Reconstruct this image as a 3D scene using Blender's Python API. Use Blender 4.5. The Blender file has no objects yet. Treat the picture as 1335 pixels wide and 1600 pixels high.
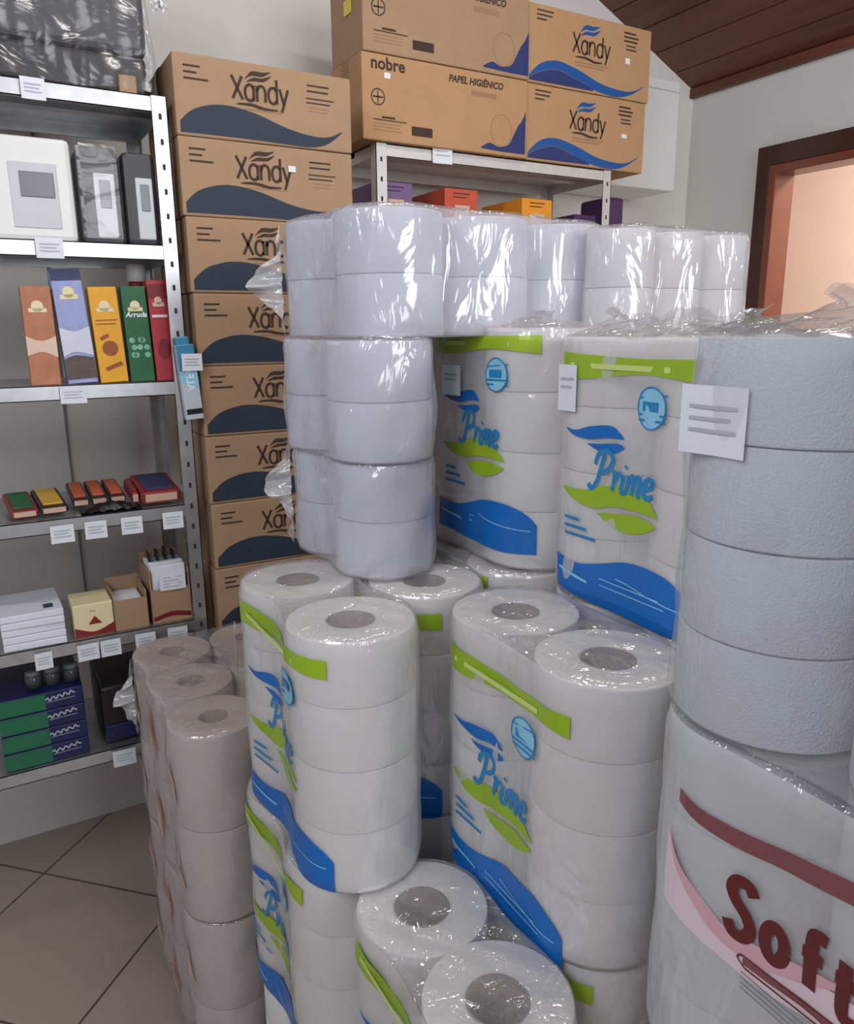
import bpy, bmesh, math, random
from mathutils import Vector, Matrix
PI = math.pi
random.seed(7)
sc = bpy.context.scene
COL = sc.collection
R = math.radians

# ------------------------------------------------------------------ camera
FPX = 1203.0
cam_d = bpy.data.cameras.new('camera'); cam = bpy.data.objects.new('camera', cam_d); COL.objects.link(cam)
cam_d.sensor_fit = 'HORIZONTAL'; cam_d.sensor_width = 36; cam_d.lens = FPX/1335*36
cam_d.clip_start = 0.02
p, yw, ro = R(13.5), R(60), R(-0.46)
F = Vector((math.cos(yw)*math.cos(p), math.sin(yw)*math.cos(p), -math.sin(p)))
Rt = Vector((math.sin(yw), -math.cos(yw), 0)); U = Rt.cross(F)
Rr = Rt*math.cos(ro)+U*math.sin(ro); Uu = -Rt*math.sin(ro)+U*math.cos(ro)
cam.matrix_world = Matrix(((Rr.x, Uu.x, -F.x, 0), (Rr.y, Uu.y, -F.y, 0), (Rr.z, Uu.z, -F.z, 1.52), (0, 0, 0, 1)))
sc.camera = cam

# ------------------------------------------------------------------ world, lights, exposure
w = bpy.data.worlds.new('world'); sc.world = w; w.use_nodes = True
w.node_tree.nodes['Background'].inputs[0].default_value = (0.86, 0.88, 1.0, 1)
w.node_tree.nodes['Background'].inputs[1].default_value = 0.30

def area(name, loc, target, sx, sy, power, color):
    l = bpy.data.lights.new(name, 'AREA'); l.shape = 'RECTANGLE'; l.size = sx; l.size_y = sy
    l.energy = power; l.color = color
    o = bpy.data.objects.new(name, l); COL.objects.link(o); o.location = loc
    o.rotation_euler = (Vector(target)-Vector(loc)).to_track_quat('-Z', 'Y').to_euler()
    return o
area('shopfront_daylight', (1.5, -2.6, 2.1), (1.3, 1.8, 1.7), 2.4, 1.6, 66, (0.95, 0.96, 1.0))
area('side_fill_light', (-1.1, 0.0, 2.5), (0.8, 1.2, 1.6), 1.0, 1.0, 21, (0.95, 0.96, 1.0))  # added fill for the left-facing pack sides, not an actual window
area('overhead_fill_light', (0.9, 0.75, 3.0), (1.1, 1.5, 0.0), 1.2, 0.12, 14, (1.0, 0.97, 0.93))  # unseen fill added overhead to lift the upper back wall, not an actual tube
sc.view_settings.view_transform = 'Standard'; sc.view_settings.look = 'None'
sc.view_settings.gamma = 1.0; sc.view_settings.exposure = 0.16
sc.view_settings.use_curve_mapping = False

# ------------------------------------------------------------------ materials
def lin(c):
    return tuple(((x/255)/12.92 if x/255 <= 0.04045 else ((x/255+0.055)/1.055)**2.4) for x in c)+(1,)
MATS = {}
def mat(name, rgb, rough=0.6, metal=0.0, spec=0.5, noise=0.0, nscale=20, bump=0.0, bscale=60, emit=None, coat=0.0):
    if name in MATS: return MATS[name]
    m = bpy.data.materials.new(name); m.use_nodes = True; nt = m.node_tree; b = nt.nodes['Principled BSDF']
    b.inputs['Base Color'].default_value = lin(rgb); b.inputs['Roughness'].default_value = rough
    b.inputs['Metallic'].default_value = metal; b.inputs['Specular IOR Level'].default_value = spec
    b.inputs['Coat Weight'].default_value = coat; b.inputs['Coat Roughness'].default_value = 0.12
    tc = nt.nodes.new('ShaderNodeTexCoord')
    if noise:
        n = nt.nodes.new('ShaderNodeTexNoise'); n.inputs['Scale'].default_value = nscale; n.inputs['Detail'].default_value = 4
        nt.links.new(tc.outputs['Object'], n.inputs['Vector'])
        hs = nt.nodes.new('ShaderNodeHueSaturation'); hs.inputs['Color'].default_value = lin(rgb)
        mr = nt.nodes.new('ShaderNodeMapRange'); mr.inputs['From Min'].default_value = 0.25; mr.inputs['From Max'].default_value = 0.75
        mr.inputs['To Min'].default_value = 1-noise; mr.inputs['To Max'].default_value = 1+noise
        nt.links.new(n.outputs['Fac'], mr.inputs['Value']); nt.links.new(mr.outputs['Result'], hs.inputs['Value'])
        nt.links.new(hs.outputs['Color'], b.inputs['Base Color'])
    if bump:
        n2 = nt.nodes.new('ShaderNodeTexNoise'); n2.inputs['Scale'].default_value = bscale; n2.inputs['Detail'].default_value = 3
        nt.links.new(tc.outputs['Object'], n2.inputs['Vector'])
        bp = nt.nodes.new('ShaderNodeBump'); bp.inputs['Strength'].default_value = bump; bp.inputs['Distance'].default_value = 0.01
        nt.links.new(n2.outputs['Fac'], bp.inputs['Height']); nt.links.new(bp.outputs['Normal'], b.inputs['Normal'])
    if emit:
        b.inputs['Emission Color'].default_value = lin(rgb); b.inputs['Emission Strength'].default_value = emit
    MATS[name] = m; return m

def film(name, haze=0.1, gloss=0.16, scale=(9, 9, 3), bump=0.5, rough=0.12, tint=(225, 228, 232)):
    m = bpy.data.materials.new(name); m.use_nodes = True; nt = m.node_tree; nt.nodes.clear()
    L = nt.links.new; N = nt.nodes.new
    out = N('ShaderNodeOutputMaterial'); tr = N('ShaderNodeBsdfTransparent'); gl = N('ShaderNodeBsdfGlossy'); df = N('ShaderNodeBsdfDiffuse')
    df.inputs['Color'].default_value = lin(tint); gl.inputs['Roughness'].default_value = rough
    gl.inputs['Color'].default_value = (1, 1, 1, 1)
    tc = N('ShaderNodeTexCoord'); mp = N('ShaderNodeMapping'); mp.inputs['Scale'].default_value = scale
    n = N('ShaderNodeTexNoise'); n.inputs['Scale'].default_value = 2.2; n.inputs['Detail'].default_value = 2.5; n.inputs['Distortion'].default_value = 1.2
    L(tc.outputs['Object'], mp.inputs['Vector']); L(mp.outputs['Vector'], n.inputs['Vector'])
    bp = N('ShaderNodeBump'); bp.inputs['Strength'].default_value = bump; bp.inputs['Distance'].default_value = 0.012
    L(n.outputs['Fac'], bp.inputs['Height']); L(bp.outputs['Normal'], gl.inputs['Normal'])
    m1 = N('ShaderNodeMixShader'); m1.inputs[0].default_value = haze; L(tr.outputs[0], m1.inputs[1]); L(df.outputs[0], m1.inputs[2])
    fr = N('ShaderNodeLayerWeight'); fr.inputs['Blend'].default_value = 0.32
    ma = N('ShaderNodeMath'); ma.operation = 'MULTIPLY_ADD'; ma.inputs[1].default_value = 0.22; ma.inputs[2].default_value = gloss*0.5
    L(fr.outputs['Facing'], ma.inputs[0])
    m2 = N('ShaderNodeMixShader'); L(ma.outputs[0], m2.inputs[0]); L(m1.outputs[0], m2.inputs[1]); L(gl.outputs[0], m2.inputs[2])
    L(m2.outputs[0], out.inputs['Surface'])
    MATS[name] = m; return m
film('film_clear', 0.12, 0.14)
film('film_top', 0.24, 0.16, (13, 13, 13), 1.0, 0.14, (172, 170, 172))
film('film_crinkled', 0.5, 0.25, (16, 16, 16), 0.5, 0.25, (235, 236, 238))
film('film_dark', 0.02, 0.07, (4, 4, 7), 0.5, 0.2)
film('film_milky', 0.40, 0.16, (10, 10, 4), 0.8, 0.14, (212, 212, 220))
film('film_white', 0.44, 0.16, (11, 11, 4), 0.75, 0.15, (228, 227, 226))

mat('paper_white', (226, 224, 222), 0.9, spec=0.2, noise=0.02, nscale=160, bump=0.25, bscale=420)
mat('paper_cool', (214, 214, 226), 0.9, spec=0.2, noise=0.02, nscale=160, bump=0.25, bscale=420)
mat('paper_towel', (190, 178, 169), 0.9, spec=0.2, noise=0.03, nscale=160, bump=0.3, bscale=420)
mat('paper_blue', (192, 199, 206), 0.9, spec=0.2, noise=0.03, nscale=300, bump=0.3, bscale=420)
mat('core_card', (150, 138, 130), 0.9, spec=0.1)
mat('ink_green', (152, 184, 30), 0.4, coat=0.2)
mat('ink_blue', (0, 104, 190), 0.45, coat=0.15)
mat('ink_cyan', (20, 130, 190), 0.4, coat=0.3)
mat('ink_lightblue', (140, 200, 228), 0.4, coat=0.3)
mat('ink_white', (240, 240, 240), 0.5)
mat('ink_palegreen', (205, 222, 130), 0.5)
mat('ink_maroon', (96, 20, 26), 0.35, coat=0.4)
mat('ink_plum', (128, 72, 80), 0.35, coat=0.4)
mat('ink_pink', (216, 168, 180), 0.4, coat=0.3)
mat('ink_rose', (226, 206, 212), 0.4, coat=0.3)
mat('ink_orange', (190, 112, 86), 0.4, coat=0.3)
mat('ink_peach', (205, 172, 150), 0.4, coat=0.3)
mat('ink_grey', (120, 122, 126), 0.6)
mat('ink_palegrey', (176, 180, 186), 0.6)
mat('ink_navy', (38, 50, 66), 0.7, noise=0.08, nscale=30)
mat('ink_brown', (62, 46, 36), 0.8)
mat('ink_palebrown', (156, 120, 88), 0.8)
mat('ink_royal', (20, 80, 150), 0.6)
mat('ink_indigo', (36, 50, 104), 0.6)
mat('cardboard', (166, 136, 108), 0.85, spec=0.2, noise=0.05, nscale=14, bump=0.08, bscale=90)
mat('cardboard_warm', (180, 142, 104), 0.85, spec=0.2, noise=0.06, nscale=12, bump=0.08, bscale=90)
mat('steel', (190, 192, 194), 0.32, metal=0.85, noise=0.12, nscale=35)
mat('steel_white', (214, 210, 206), 0.4, metal=0.35, noise=0.06, nscale=40)
mat('hole_dark', (40, 40, 42), 0.8)
mat('price_card', (222, 226, 234), 0.6)
mat('charcoal_plastic', (54, 54, 60), 0.45, noise=0.05)
mat('black_plastic', (22, 20, 22), 0.4)
mat('white_plastic', (222, 224, 220), 0.35)
mat('smoke_window', (70, 74, 78), 0.15)
mat('label_grey', (196, 200, 204), 0.5)
mat('door_wood', (62, 26, 17), 0.4, noise=0.2, nscale=12, coat=0.3)
mat('jamb_wood_lit', (122, 60, 38), 0.35, noise=0.15, nscale=12, coat=0.4)  # same frame as the casing; light falling on the jamb is put into this colour
mat('tin_yellow', (226, 200, 70), 0.5)

def wall_mat(name, rgb):
    return mat(name, rgb, 0.85, spec=0.2, noise=0.025, nscale=3, bump=0.05, bscale=180)
wall_mat('wall_paint', (218, 216, 210)); wall_mat('wall_paint_cool', (208, 210, 205)); wall_mat('hall_paint', (226, 200, 184))

def tile_mat():
    m = bpy.data.materials.new('floor_tiles'); m.use_nodes = True; nt = m.node_tree; b = nt.nodes['Principled BSDF']
    L = nt.links.new; N = nt.nodes.new
    tc = N('ShaderNodeTexCoord'); mp = N('ShaderNodeMapping')
    mp.inputs['Rotation'].default_value = (0, 0, R(45)); mp.inputs['Location'].default_value = (0.2635, 0.179, 0)
    br = N('ShaderNodeTexBrick'); br.offset = 0; br.squash = 1; br.inputs['Scale'].default_value = 1
    br.inputs['Brick Width'].default_value = 0.435; br.inputs['Row Height'].default_value = 0.435
    br.inputs['Mortar Size'].default_value = 0.0035; br.inputs['Mortar Smooth'].default_value = 0.3
    br.inputs['Color1'].default_value = lin((178, 164, 153)); br.inputs['Color2'].default_value = lin((172, 158, 147)); br.inputs['Mortar'].default_value = lin((92, 78, 68))
    n = N('ShaderNodeTexNoise'); n.inputs['Scale'].default_value = 7; n.inputs['Detail'].default_value = 5
    mx = N('ShaderNodeMixRGB'); mx.blend_type = 'MULTIPLY'; mx.inputs[0].default_value = 0.25
    cr = N('ShaderNodeValToRGB'); cr.color_ramp.elements[0].color = (0.6, 0.58, 0.56, 1); cr.color_ramp.elements[1].color = (1, 1, 1, 1)
    L(tc.outputs['Object'], mp.inputs['Vector']); L(mp.outputs['Vector'], br.inputs['Vector']); L(tc.outputs['Object'], n.inputs['Vector'])
    L(n.outputs['Fac'], cr.inputs['Fac']); L(br.outputs['Color'], mx.inputs[1]); L(cr.outputs['Color'], mx.inputs[2]); L(mx.outputs[0], b.inputs['Base Color'])
    b.inputs['Roughness'].default_value = 0.32
    MATS['floor_tiles'] = m; return m
tile_mat()

def plank_mat():
    m = bpy.data.materials.new('ceiling_planks'); m.use_nodes = True; nt = m.node_tree; b = nt.nodes['Principled BSDF']
    L = nt.links.new; N = nt.nodes.new
    tc = N('ShaderNodeTexCoord'); mp = N('ShaderNodeMapping'); mp.inputs['Scale'].default_value = (14, 0.8, 14)
    n = N('ShaderNodeTexNoise'); n.inputs['Scale'].default_value = 2; n.inputs['Detail'].default_value = 6
    cr = N('ShaderNodeValToRGB'); cr.color_ramp.elements[0].position = 0.3; cr.color_ramp.elements[0].color = lin((84, 42, 28)); cr.color_ramp.elements[1].position = 0.75; cr.color_ramp.elements[1].color = lin((112, 60, 40))
    L(tc.outputs['Object'], mp.inputs['Vector']); L(mp.outputs['Vector'], n.inputs['Vector']); L(n.outputs['Fac'], cr.inputs['Fac']); L(cr.outputs['Color'], b.inputs['Base Color'])
    b.inputs['Roughness'].default_value = 0.45
    MATS['ceiling_planks'] = m
plank_mat()

# ------------------------------------------------------------------ helpers
class MB:
    def __init__(s): s.v = []; s.f = []; s.m = []; s.sm = []
    def add(s, vs, fs, mi=0, smooth=False):
        o = len(s.v); s.v += [tuple(a) for a in vs]
        for f in fs: s.f.append(tuple(i+o for i in f)); s.m.append(mi); s.sm.append(smooth)
    def box(s, x0, y0, z0, x1, y1, z1, mi=0):
        s.add([(x0,y0,z0),(x1,y0,z0),(x1,y1,z0),(x0,y1,z0),(x0,y0,z1),(x1,y0,z1),(x1,y1,z1),(x0,y1,z1)],
              [(0,3,2,1),(4,5,6,7),(0,1,5,4),(1,2,6,5),(2,3,7,6),(3,0,4,7)], mi)
    def rbox(s, x0, y0, z0, x1, y1, z1, r=0.004, mi=0):
        # box with chamfered edges
        xs, ys, zs = (x0, x1), (y0, y1), (z0, z1)
        bm = bmesh.new(); bmesh.ops.create_cube(bm, size=1)
        for v in bm.verts:
            v.co = Vector(((x0+x1)/2+v.co.x*(x1-x0), (y0+y1)/2+v.co.y*(y1-y0), (z0+z1)/2+v.co.z*(z1-z0)))
        bmesh.ops.bevel(bm, geom=bm.edges[:], offset=r, segments=2, affect='EDGES', profile=0.5)
        bm.verts.index_update()
        s.add([v.co[:] for v in bm.verts], [tuple(v.index for v in f.verts) for f in bm.faces], mi); bm.free()
    def lathe(s, prof, n=40, c=(0,0,0), mi=0, smooth=True):
        vs = []; fs = []
        for (r, z) in prof:
            for i in range(n):
                a = 2*PI*i/n; vs.append((c[0]+r*math.cos(a), c[1]+r*math.sin(a), c[2]+z))
        for j in range(len(prof)-1):
            for i in range(n):
                k = (i+1) % n; fs.append((j*n+i, j*n+k, (j+1)*n+k, (j+1)*n+i))
        s.add(vs, fs, mi, smooth)
    def build(s, name, mats, parent=None, kind=None):
        me = bpy.data.meshes.new(name); me.from_pydata(s.v, [], s.f)
        if not isinstance(mats, (list, tuple)): mats = [mats]
        for m in mats: me.materials.append(MATS[m])
        me.polygons.foreach_set('material_index', s.m); me.polygons.foreach_set('use_smooth', s.sm); me.update()
        o = bpy.data.objects.new(name, me); COL.objects.link(o)
        if parent: o.parent = parent
        if kind: o['kind'] = kind
        return o

def tag(o, label, cat, group=None):
    o['label'] = label; o['category'] = cat
    if group: o['group'] = group
    return o
def thing(name, label, cat, loc=(0,0,0), rz=0, group=None):
    o = bpy.data.objects.new(name, None); COL.objects.link(o); o.empty_display_size = 0.05
    o.location = loc; o.rotation_euler = (0, 0, rz)
    return tag(o, label, cat, group)
def copy_tree(o, parent=None):
    c = o.copy(); COL.objects.link(c); c.parent = parent
    for ch in list(o.children): copy_tree(ch, c)
    return c

# ---- flat artwork in (u, v), mapped on to a surface
def smooth_path(pts, k=6):
    if len(pts) < 3: return pts
    P = [pts[0]]+list(pts)+[pts[-1]]; out = []
    for i in range(1, len(P)-2):
        a, b, c, d = P[i-1], P[i], P[i+1], P[i+2]
        for j in range(k):
            t = j/k
            out.append(tuple(0.5*((2*b[q])+(-a[q]+c[q])*t+(2*a[q]-5*b[q]+4*c[q]-d[q])*t*t+(-a[q]+3*b[q]-3*c[q]+d[q])*t**3) for q in (0, 1)))
    out.append(tuple(pts[-1])); return out
def interp(pts, x):
    if x <= pts[0][0]: return pts[0][1]
    for (a, b), (c, d) in zip(pts, pts[1:]):
        if x <= c: return b+(d-b)*(x-a)/(c-a) if c > a else d
    return pts[-1][1]
class Art:
    def __init__(s): s.P = []
    def band(s, up, lo, n=26, m=3):
        U_ = smooth_path(up); L_ = smooth_path(lo); u0, u1 = max(U_[0][0], L_[0][0]), min(U_[-1][0], L_[-1][0])
        for i in range(n):
            a, b = u0+(u1-u0)*i/n, u0+(u1-u0)*(i+1)/n
            for j in range(m):
                t, t2 = j/m, (j+1)/m
                f = lambda x, t: interp(L_, x)*(1-t)+interp(U_, x)*t
                s.P.append([(a, f(a, t)), (b, f(b, t)), (b, f(b, t2)), (a, f(a, t2))])
        return s
    def ribbon(s, pts, w, k=6, taper=False, sm=True):
        P = smooth_path(pts, k) if sm else pts; n = len(P); q = []
        for i in range(n):
            a = P[max(0, i-1)]; b = P[min(n-1, i+1)]; dx, dy = b[0]-a[0], b[1]-a[1]; L = math.hypot(dx, dy) or 1
            ww = w/2*(math.sin(PI*(0.08+0.84*i/(n-1)))**0.7 if taper else 1)
            q.append(((P[i][0]-dy/L*ww, P[i][1]+dx/L*ww), (P[i][0]+dy/L*ww, P[i][1]-dx/L*ww)))
        for a, b in zip(q, q[1:]): s.P.append([a[1], b[1], b[0], a[0]])
        return s
    def disc(s, cx, cy, r, ry=None, n=20):
        ry = ry or r; s.P.append([(cx+r*math.cos(2*PI*i/n), cy+ry*math.sin(2*PI*i/n)) for i in range(n)]); return s
    def rect(s, x0, y0, x1, y1): s.P.append([(x0, y0), (x1, y0), (x1, y1), (x0, y1)]); return s
    def lines(s, x, y, ws, h, gap):
        for i, wd in enumerate(ws): s.rect(x, y-i*gap-h, x+wd, y-i*gap)
        return s
    def text(s, txt, x, y, size, shear=0.0, offset=0.0, aspect=1.0, center=False):
        cu = bpy.data.curves.new('t', 'FONT'); cu.body = txt; cu.size = size; cu.shear = shear; cu.offset = offset; cu.resolution_u = 3
        if center: cu.align_x = 'CENTER'
        o = bpy.data.objects.new('t', cu); me = o.to_mesh()
        for pl in me.polygons: s.P.append([(x+me.vertices[i].co.x*aspect, y+me.vertices[i].co.y) for i in pl.vertices])
        o.to_mesh_clear(); bpy.data.objects.remove(o); bpy.data.curves.remove(cu); return s
    def place(s, name, m, fn, parent):
        mb = MB()
        for P in s.P:
            mb.add([fn(a, b) for a, b in P], [tuple(range(len(P)))], 0, False)
        return mb.build(name, m, parent)
def strokes(art, glyphs, x, y, sz, w, adv=None, shear=0.0, taper=False):
    for g, gx in glyphs:
        for st in g: art.ribbon([(x+(gx+a+shear*b)*sz, y+b*sz) for a, b in st], w, taper=taper)

# ------------------------------------------------------------------ the room
CEX, CEZ, CSL = 2.66, 2.44, 0.45
YW = 2.42
mb = MB(); mb.add([(-3, -3, 0), (2.66, -3, 0), (2.66, YW, 0), (-3, YW, 0)], [(0, 1, 2, 3)])
f = mb.build('floor', 'floor_tiles', kind='structure')
mb = MB(); mb.box(-2.2, YW, 0, 2.78, YW+0.12, 4.4); mb.build('wall_back', 'wall_paint', kind='structure')
# right wall with doorway
DY0, DY1, DZ = 1.17, 2.015, 2.09
mb = MB(); mb.box(CEX, DY1, 0, CEX+0.08, YW, 2.6); mb.box(CEX, -1.0, 0, CEX+0.08, DY0, 2.6); mb.box(CEX, DY0, DZ, CEX+0.08, DY1, 2.6)
mb.build('wall_right', 'wall_paint_cool', kind='structure')
# sloping timber ceiling, boards along Y, each with a small groove
mb = MB(); bw = 0.115; nn = 42
for i in range(nn):
    x1 = CEX-i*bw; x0 = x1-bw+0.006
    z1 = CEZ+(CEX-x1)*CSL; z0 = CEZ+(CEX-x0)*CSL
    mb.add([(x0, -1.2, z0), (x1, -1.2, z1), (x1, YW, z1), (x0, YW, z0), (x0, -1.2, z0+.03), (x1, -1.2, z1+.03), (x1, YW, z1+.03), (x0, YW, z0+.03)],
           [(0, 3, 2, 1), (4, 5, 6, 7), (0, 1, 5, 4), (1, 2, 6, 5), (2, 3, 7, 6), (3, 0, 4, 7)])
    zg = z0+0.006
    mb.add([(x0-0.006, -1.2, zg), (x0, -1.2, zg), (x0, YW, zg), (x0-.006, YW, zg)], [(0, 3, 2, 1)])
mb.build('ceiling', 'ceiling_planks', kind='structure')
mb = MB(); mb.box(CEX-0.022, -1.0, CEZ-0.03, CEX, YW, CEZ+0.004); mb.build('trim_1', 'ceiling_planks', kind='structure')
# hall beyond the door
mb = MB(); mb.box(4.0, -0.6, 0, 4.1, 3.4, 2.7); mb.box(2.74, 3.3, 0, 4.0, 3.4, 2.7); mb.box(2.74, -0.7, 0, 4.0, -0.6, 2.7)
mb.build('wall_hall', 'hall_paint', kind='structure')
mb = MB(); mb.box(2.66, -0.7, -0.02, 4.1, 3.4, 0.0); mb.build('floor_hall', 'floor_tiles', kind='structure')
mb = MB(); mb.box(2.74, -0.7, 2.6, 4.1, 3.4, 2.64); mb.build('ceiling_hall', 'wall_paint', kind='structure')
hl = area('hall_lamp_light', (3.35, 1.5, 2.5), (3.8, 1.9, 1.4), 0.5, 0.5, 34, (1.0, 0.95, 0.9))
# door frame
dr = bpy.data.objects.new('door_1', None); COL.objects.link(dr); dr['kind'] = 'structure'; dr.location = (CEX, DY1, 0)
mb = MB(); t = 0.022
mb.rbox(-t, 0.0, 0, 0.0, 0.055, DZ+0.07, 0.003); mb.rbox(-t, DY0-DY1-0.075, 0, 0.0, DY0-DY1, DZ+0.07, 0.003); mb.rbox(-t, DY0-DY1, DZ, 0.0, 0.0, DZ+0.07, 0.003)
mb.build('door_casing', 'door_wood', dr)
mb = MB(); mb.rbox(-t, -0.03, 0, 0.088, 0.0, DZ, 0.003); mb.rbox(-t, DY0-DY1, 0, 0.088, DY0-DY1+.03, DZ, 0.003); mb.rbox(-t, DY0-DY1+.03, DZ-.03, 0.088, -0.03, DZ, 0.003)
mb.build('door_jamb', 'jamb_wood_lit', dr)

# ------------------------------------------------------------------ steel shelving
def shelving(label, x0, x1, y0, depth, levels, mt, ztop, post_h):
    r = thing('steel_shelving', label, 'shelf unit', (x0, y0, 0), 0)
    W = x1-x0; pw = 0.032
    for (px_, sx) in ((0, 1), (W, -1)):
        for (py_, sy) in ((0, 1), (depth, -1)):
            m = MB(); tt = 0.002
            a, b = sorted((px_, px_+sx*pw)); c, d = sorted((py_, py_+sy*tt)); m.box(a, c, 0, b, d, post_h)
            a, b = sorted((px_, px_+sx*tt)); c, d = sorted((py_, py_+sy*pw)); m.box(a, c, 0, b, d, post_h)
            po = m.build('post', mt, r)
            if sy == 1:
                h = MB(); z = 0.06
                while z < post_h-0.01:
                    cx = px_+sx*pw*0.5
                    h.add([(cx-.003, -0.0006, z-.006), (cx+.003, -0.0006, z-.006), (cx+.003, -0.0006, z+.006), (cx-.003, -0.0006, z+.006)], [(0, 1, 2, 3)]); z += 0.05
                h.build('slots', 'hole_dark', po)
    for z in levels:
        m = MB(); e = 0.003
        m.box(e, e, z-0.002, W-e, depth-e, z)
        m.box(e, e, z-0.032, W-e, e+0.0015, z); m.box(e, depth-e-.0015, z-0.032, W-e, depth-e, z)
        m.box(e, e, z-0.032, e+.0015, depth-e, z); m.box(W-e-.0015, e, z-0.032, W-e, depth-e, z)
        m.box(e, e, z-0.032, W-e, e+0.012, z-0.030); m.box(e, depth-e-.012, z-0.032, W-e, depth-e, z-0.03)
        m.box(e, depth*0.5-.02, z-0.014, W-e, depth*0.5+.02, z-0.002)
        sh = m.build('shelf_panel', mt, r)
    return r
LY = 1.831
L_LEVELS = (2.0, 1.700, 1.405, 1.115, 0.825, 0.535)
shelving('galvanised steel shelf unit at left, holding dispensers, incense boxes and cartons', -0.51, 0.425, LY, 0.32, L_LEVELS, 'steel', 2.0, 2.0)
BY = 1.99
shelving('galvanised steel shelf unit at the back under the four big cartons', 1.0, 1.84, BY, 0.32, (2.0, 1.685, 1.37, 1.05, .73, .41), 'steel_white', 2.0, 2.0)

# ------------------------------------------------------------------ lettering
G_X = [[(0, 1), (.5, 0)], [(.5, 1), (.02, 0)]]
G_a = [[(.42, .55), (.3, .68), (.1, .6), (.02, .33), (.1, .06), (.3, .0), (.42, .14)], [(.44, .68), (.44, .0)]]
G_n = [[(.0, .68), (.0, 0)], [(.0, .42), (.12, .66), (.3, .66), (.4, .48), (.4, 0)]]
G_d = [[(.42, .55), (.3, .68), (.1, .6), (.02, .33), (.1, .06), (.3, .0), (.42, .14)], [(.44, 1.05), (.44, .0)]]
G_y = [[(.0, .68), (.2, .0)], [(.42, .68), (.2, .0), (.08, -.34)]]
G_P = [[(.34, .95), (.26, .5), (.14, .08), (0, -.06), (-.14, .06)], [(.02, .62), (.12, .92), (.42, 1.04), (.66, .88), (.6, .6), (.38, .46), (.26, .5)]]
G_r = [[(.0, .46), (.1, .5), (.06, .0)], [(.08, .24), (.2, .46), (.32, .5)]]
G_i = [[(.06, .5), (.02, .1), (.1, .0), (.2, .06)], [(.09, .68), (.13, .74)]]
G_m = [[(.04, .5), (.0, 0)], [(.02, .28), (.14, .5), (.22, .42), (.2, .0)], [(.22, .3), (.34, .5), (.44, .42), (.4, .06), (.5, .0)]]
G_e = [[(.04, .22), (.26, .3), (.3, .44), (.18, .52), (.04, .36), (.04, .12), (.18, .0), (.36, .1)]]
def xandy(art, x, y, s, wt):
    strokes(art, [(G_X, 0), (G_a, .6), (G_n, 1.2), (G_d, 1.74), (G_y, 2.32)], x, y, s, wt)
    art.ribbon([(x+.2*s, y-.2*s), (x+.9*s, y-.18*s), (x+1.6*s, y-.3*s), (x+2.2*s, y-.28*s)], wt*1.1, taper=True)
def leaf(art, x, y, s):
    art.band([(x, y), (x+.4*s, y+.42*s), (x+1.0*s, y+.44*s), (x+1.5*s, y+.52*s)], [(x, y-.02*s), (x+.4*s, y+.2*s), (x+1.0*s, y+.22*s), (x+1.5*s, y+.50*s)], 14, 1)
    art.band([(x+.1*s, y-.1*s), (x+.5*s, y+.12*s), (x+1.0*s, y+.14*s), (x+1.5*s, y+.32*s)], [(x+.1*s, y-.14*s), (x+.5*s, y-.06*s), (x+1.1*s, y-.02*s), (x+1.5*s, y+.28*s)], 14, 1)

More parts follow.
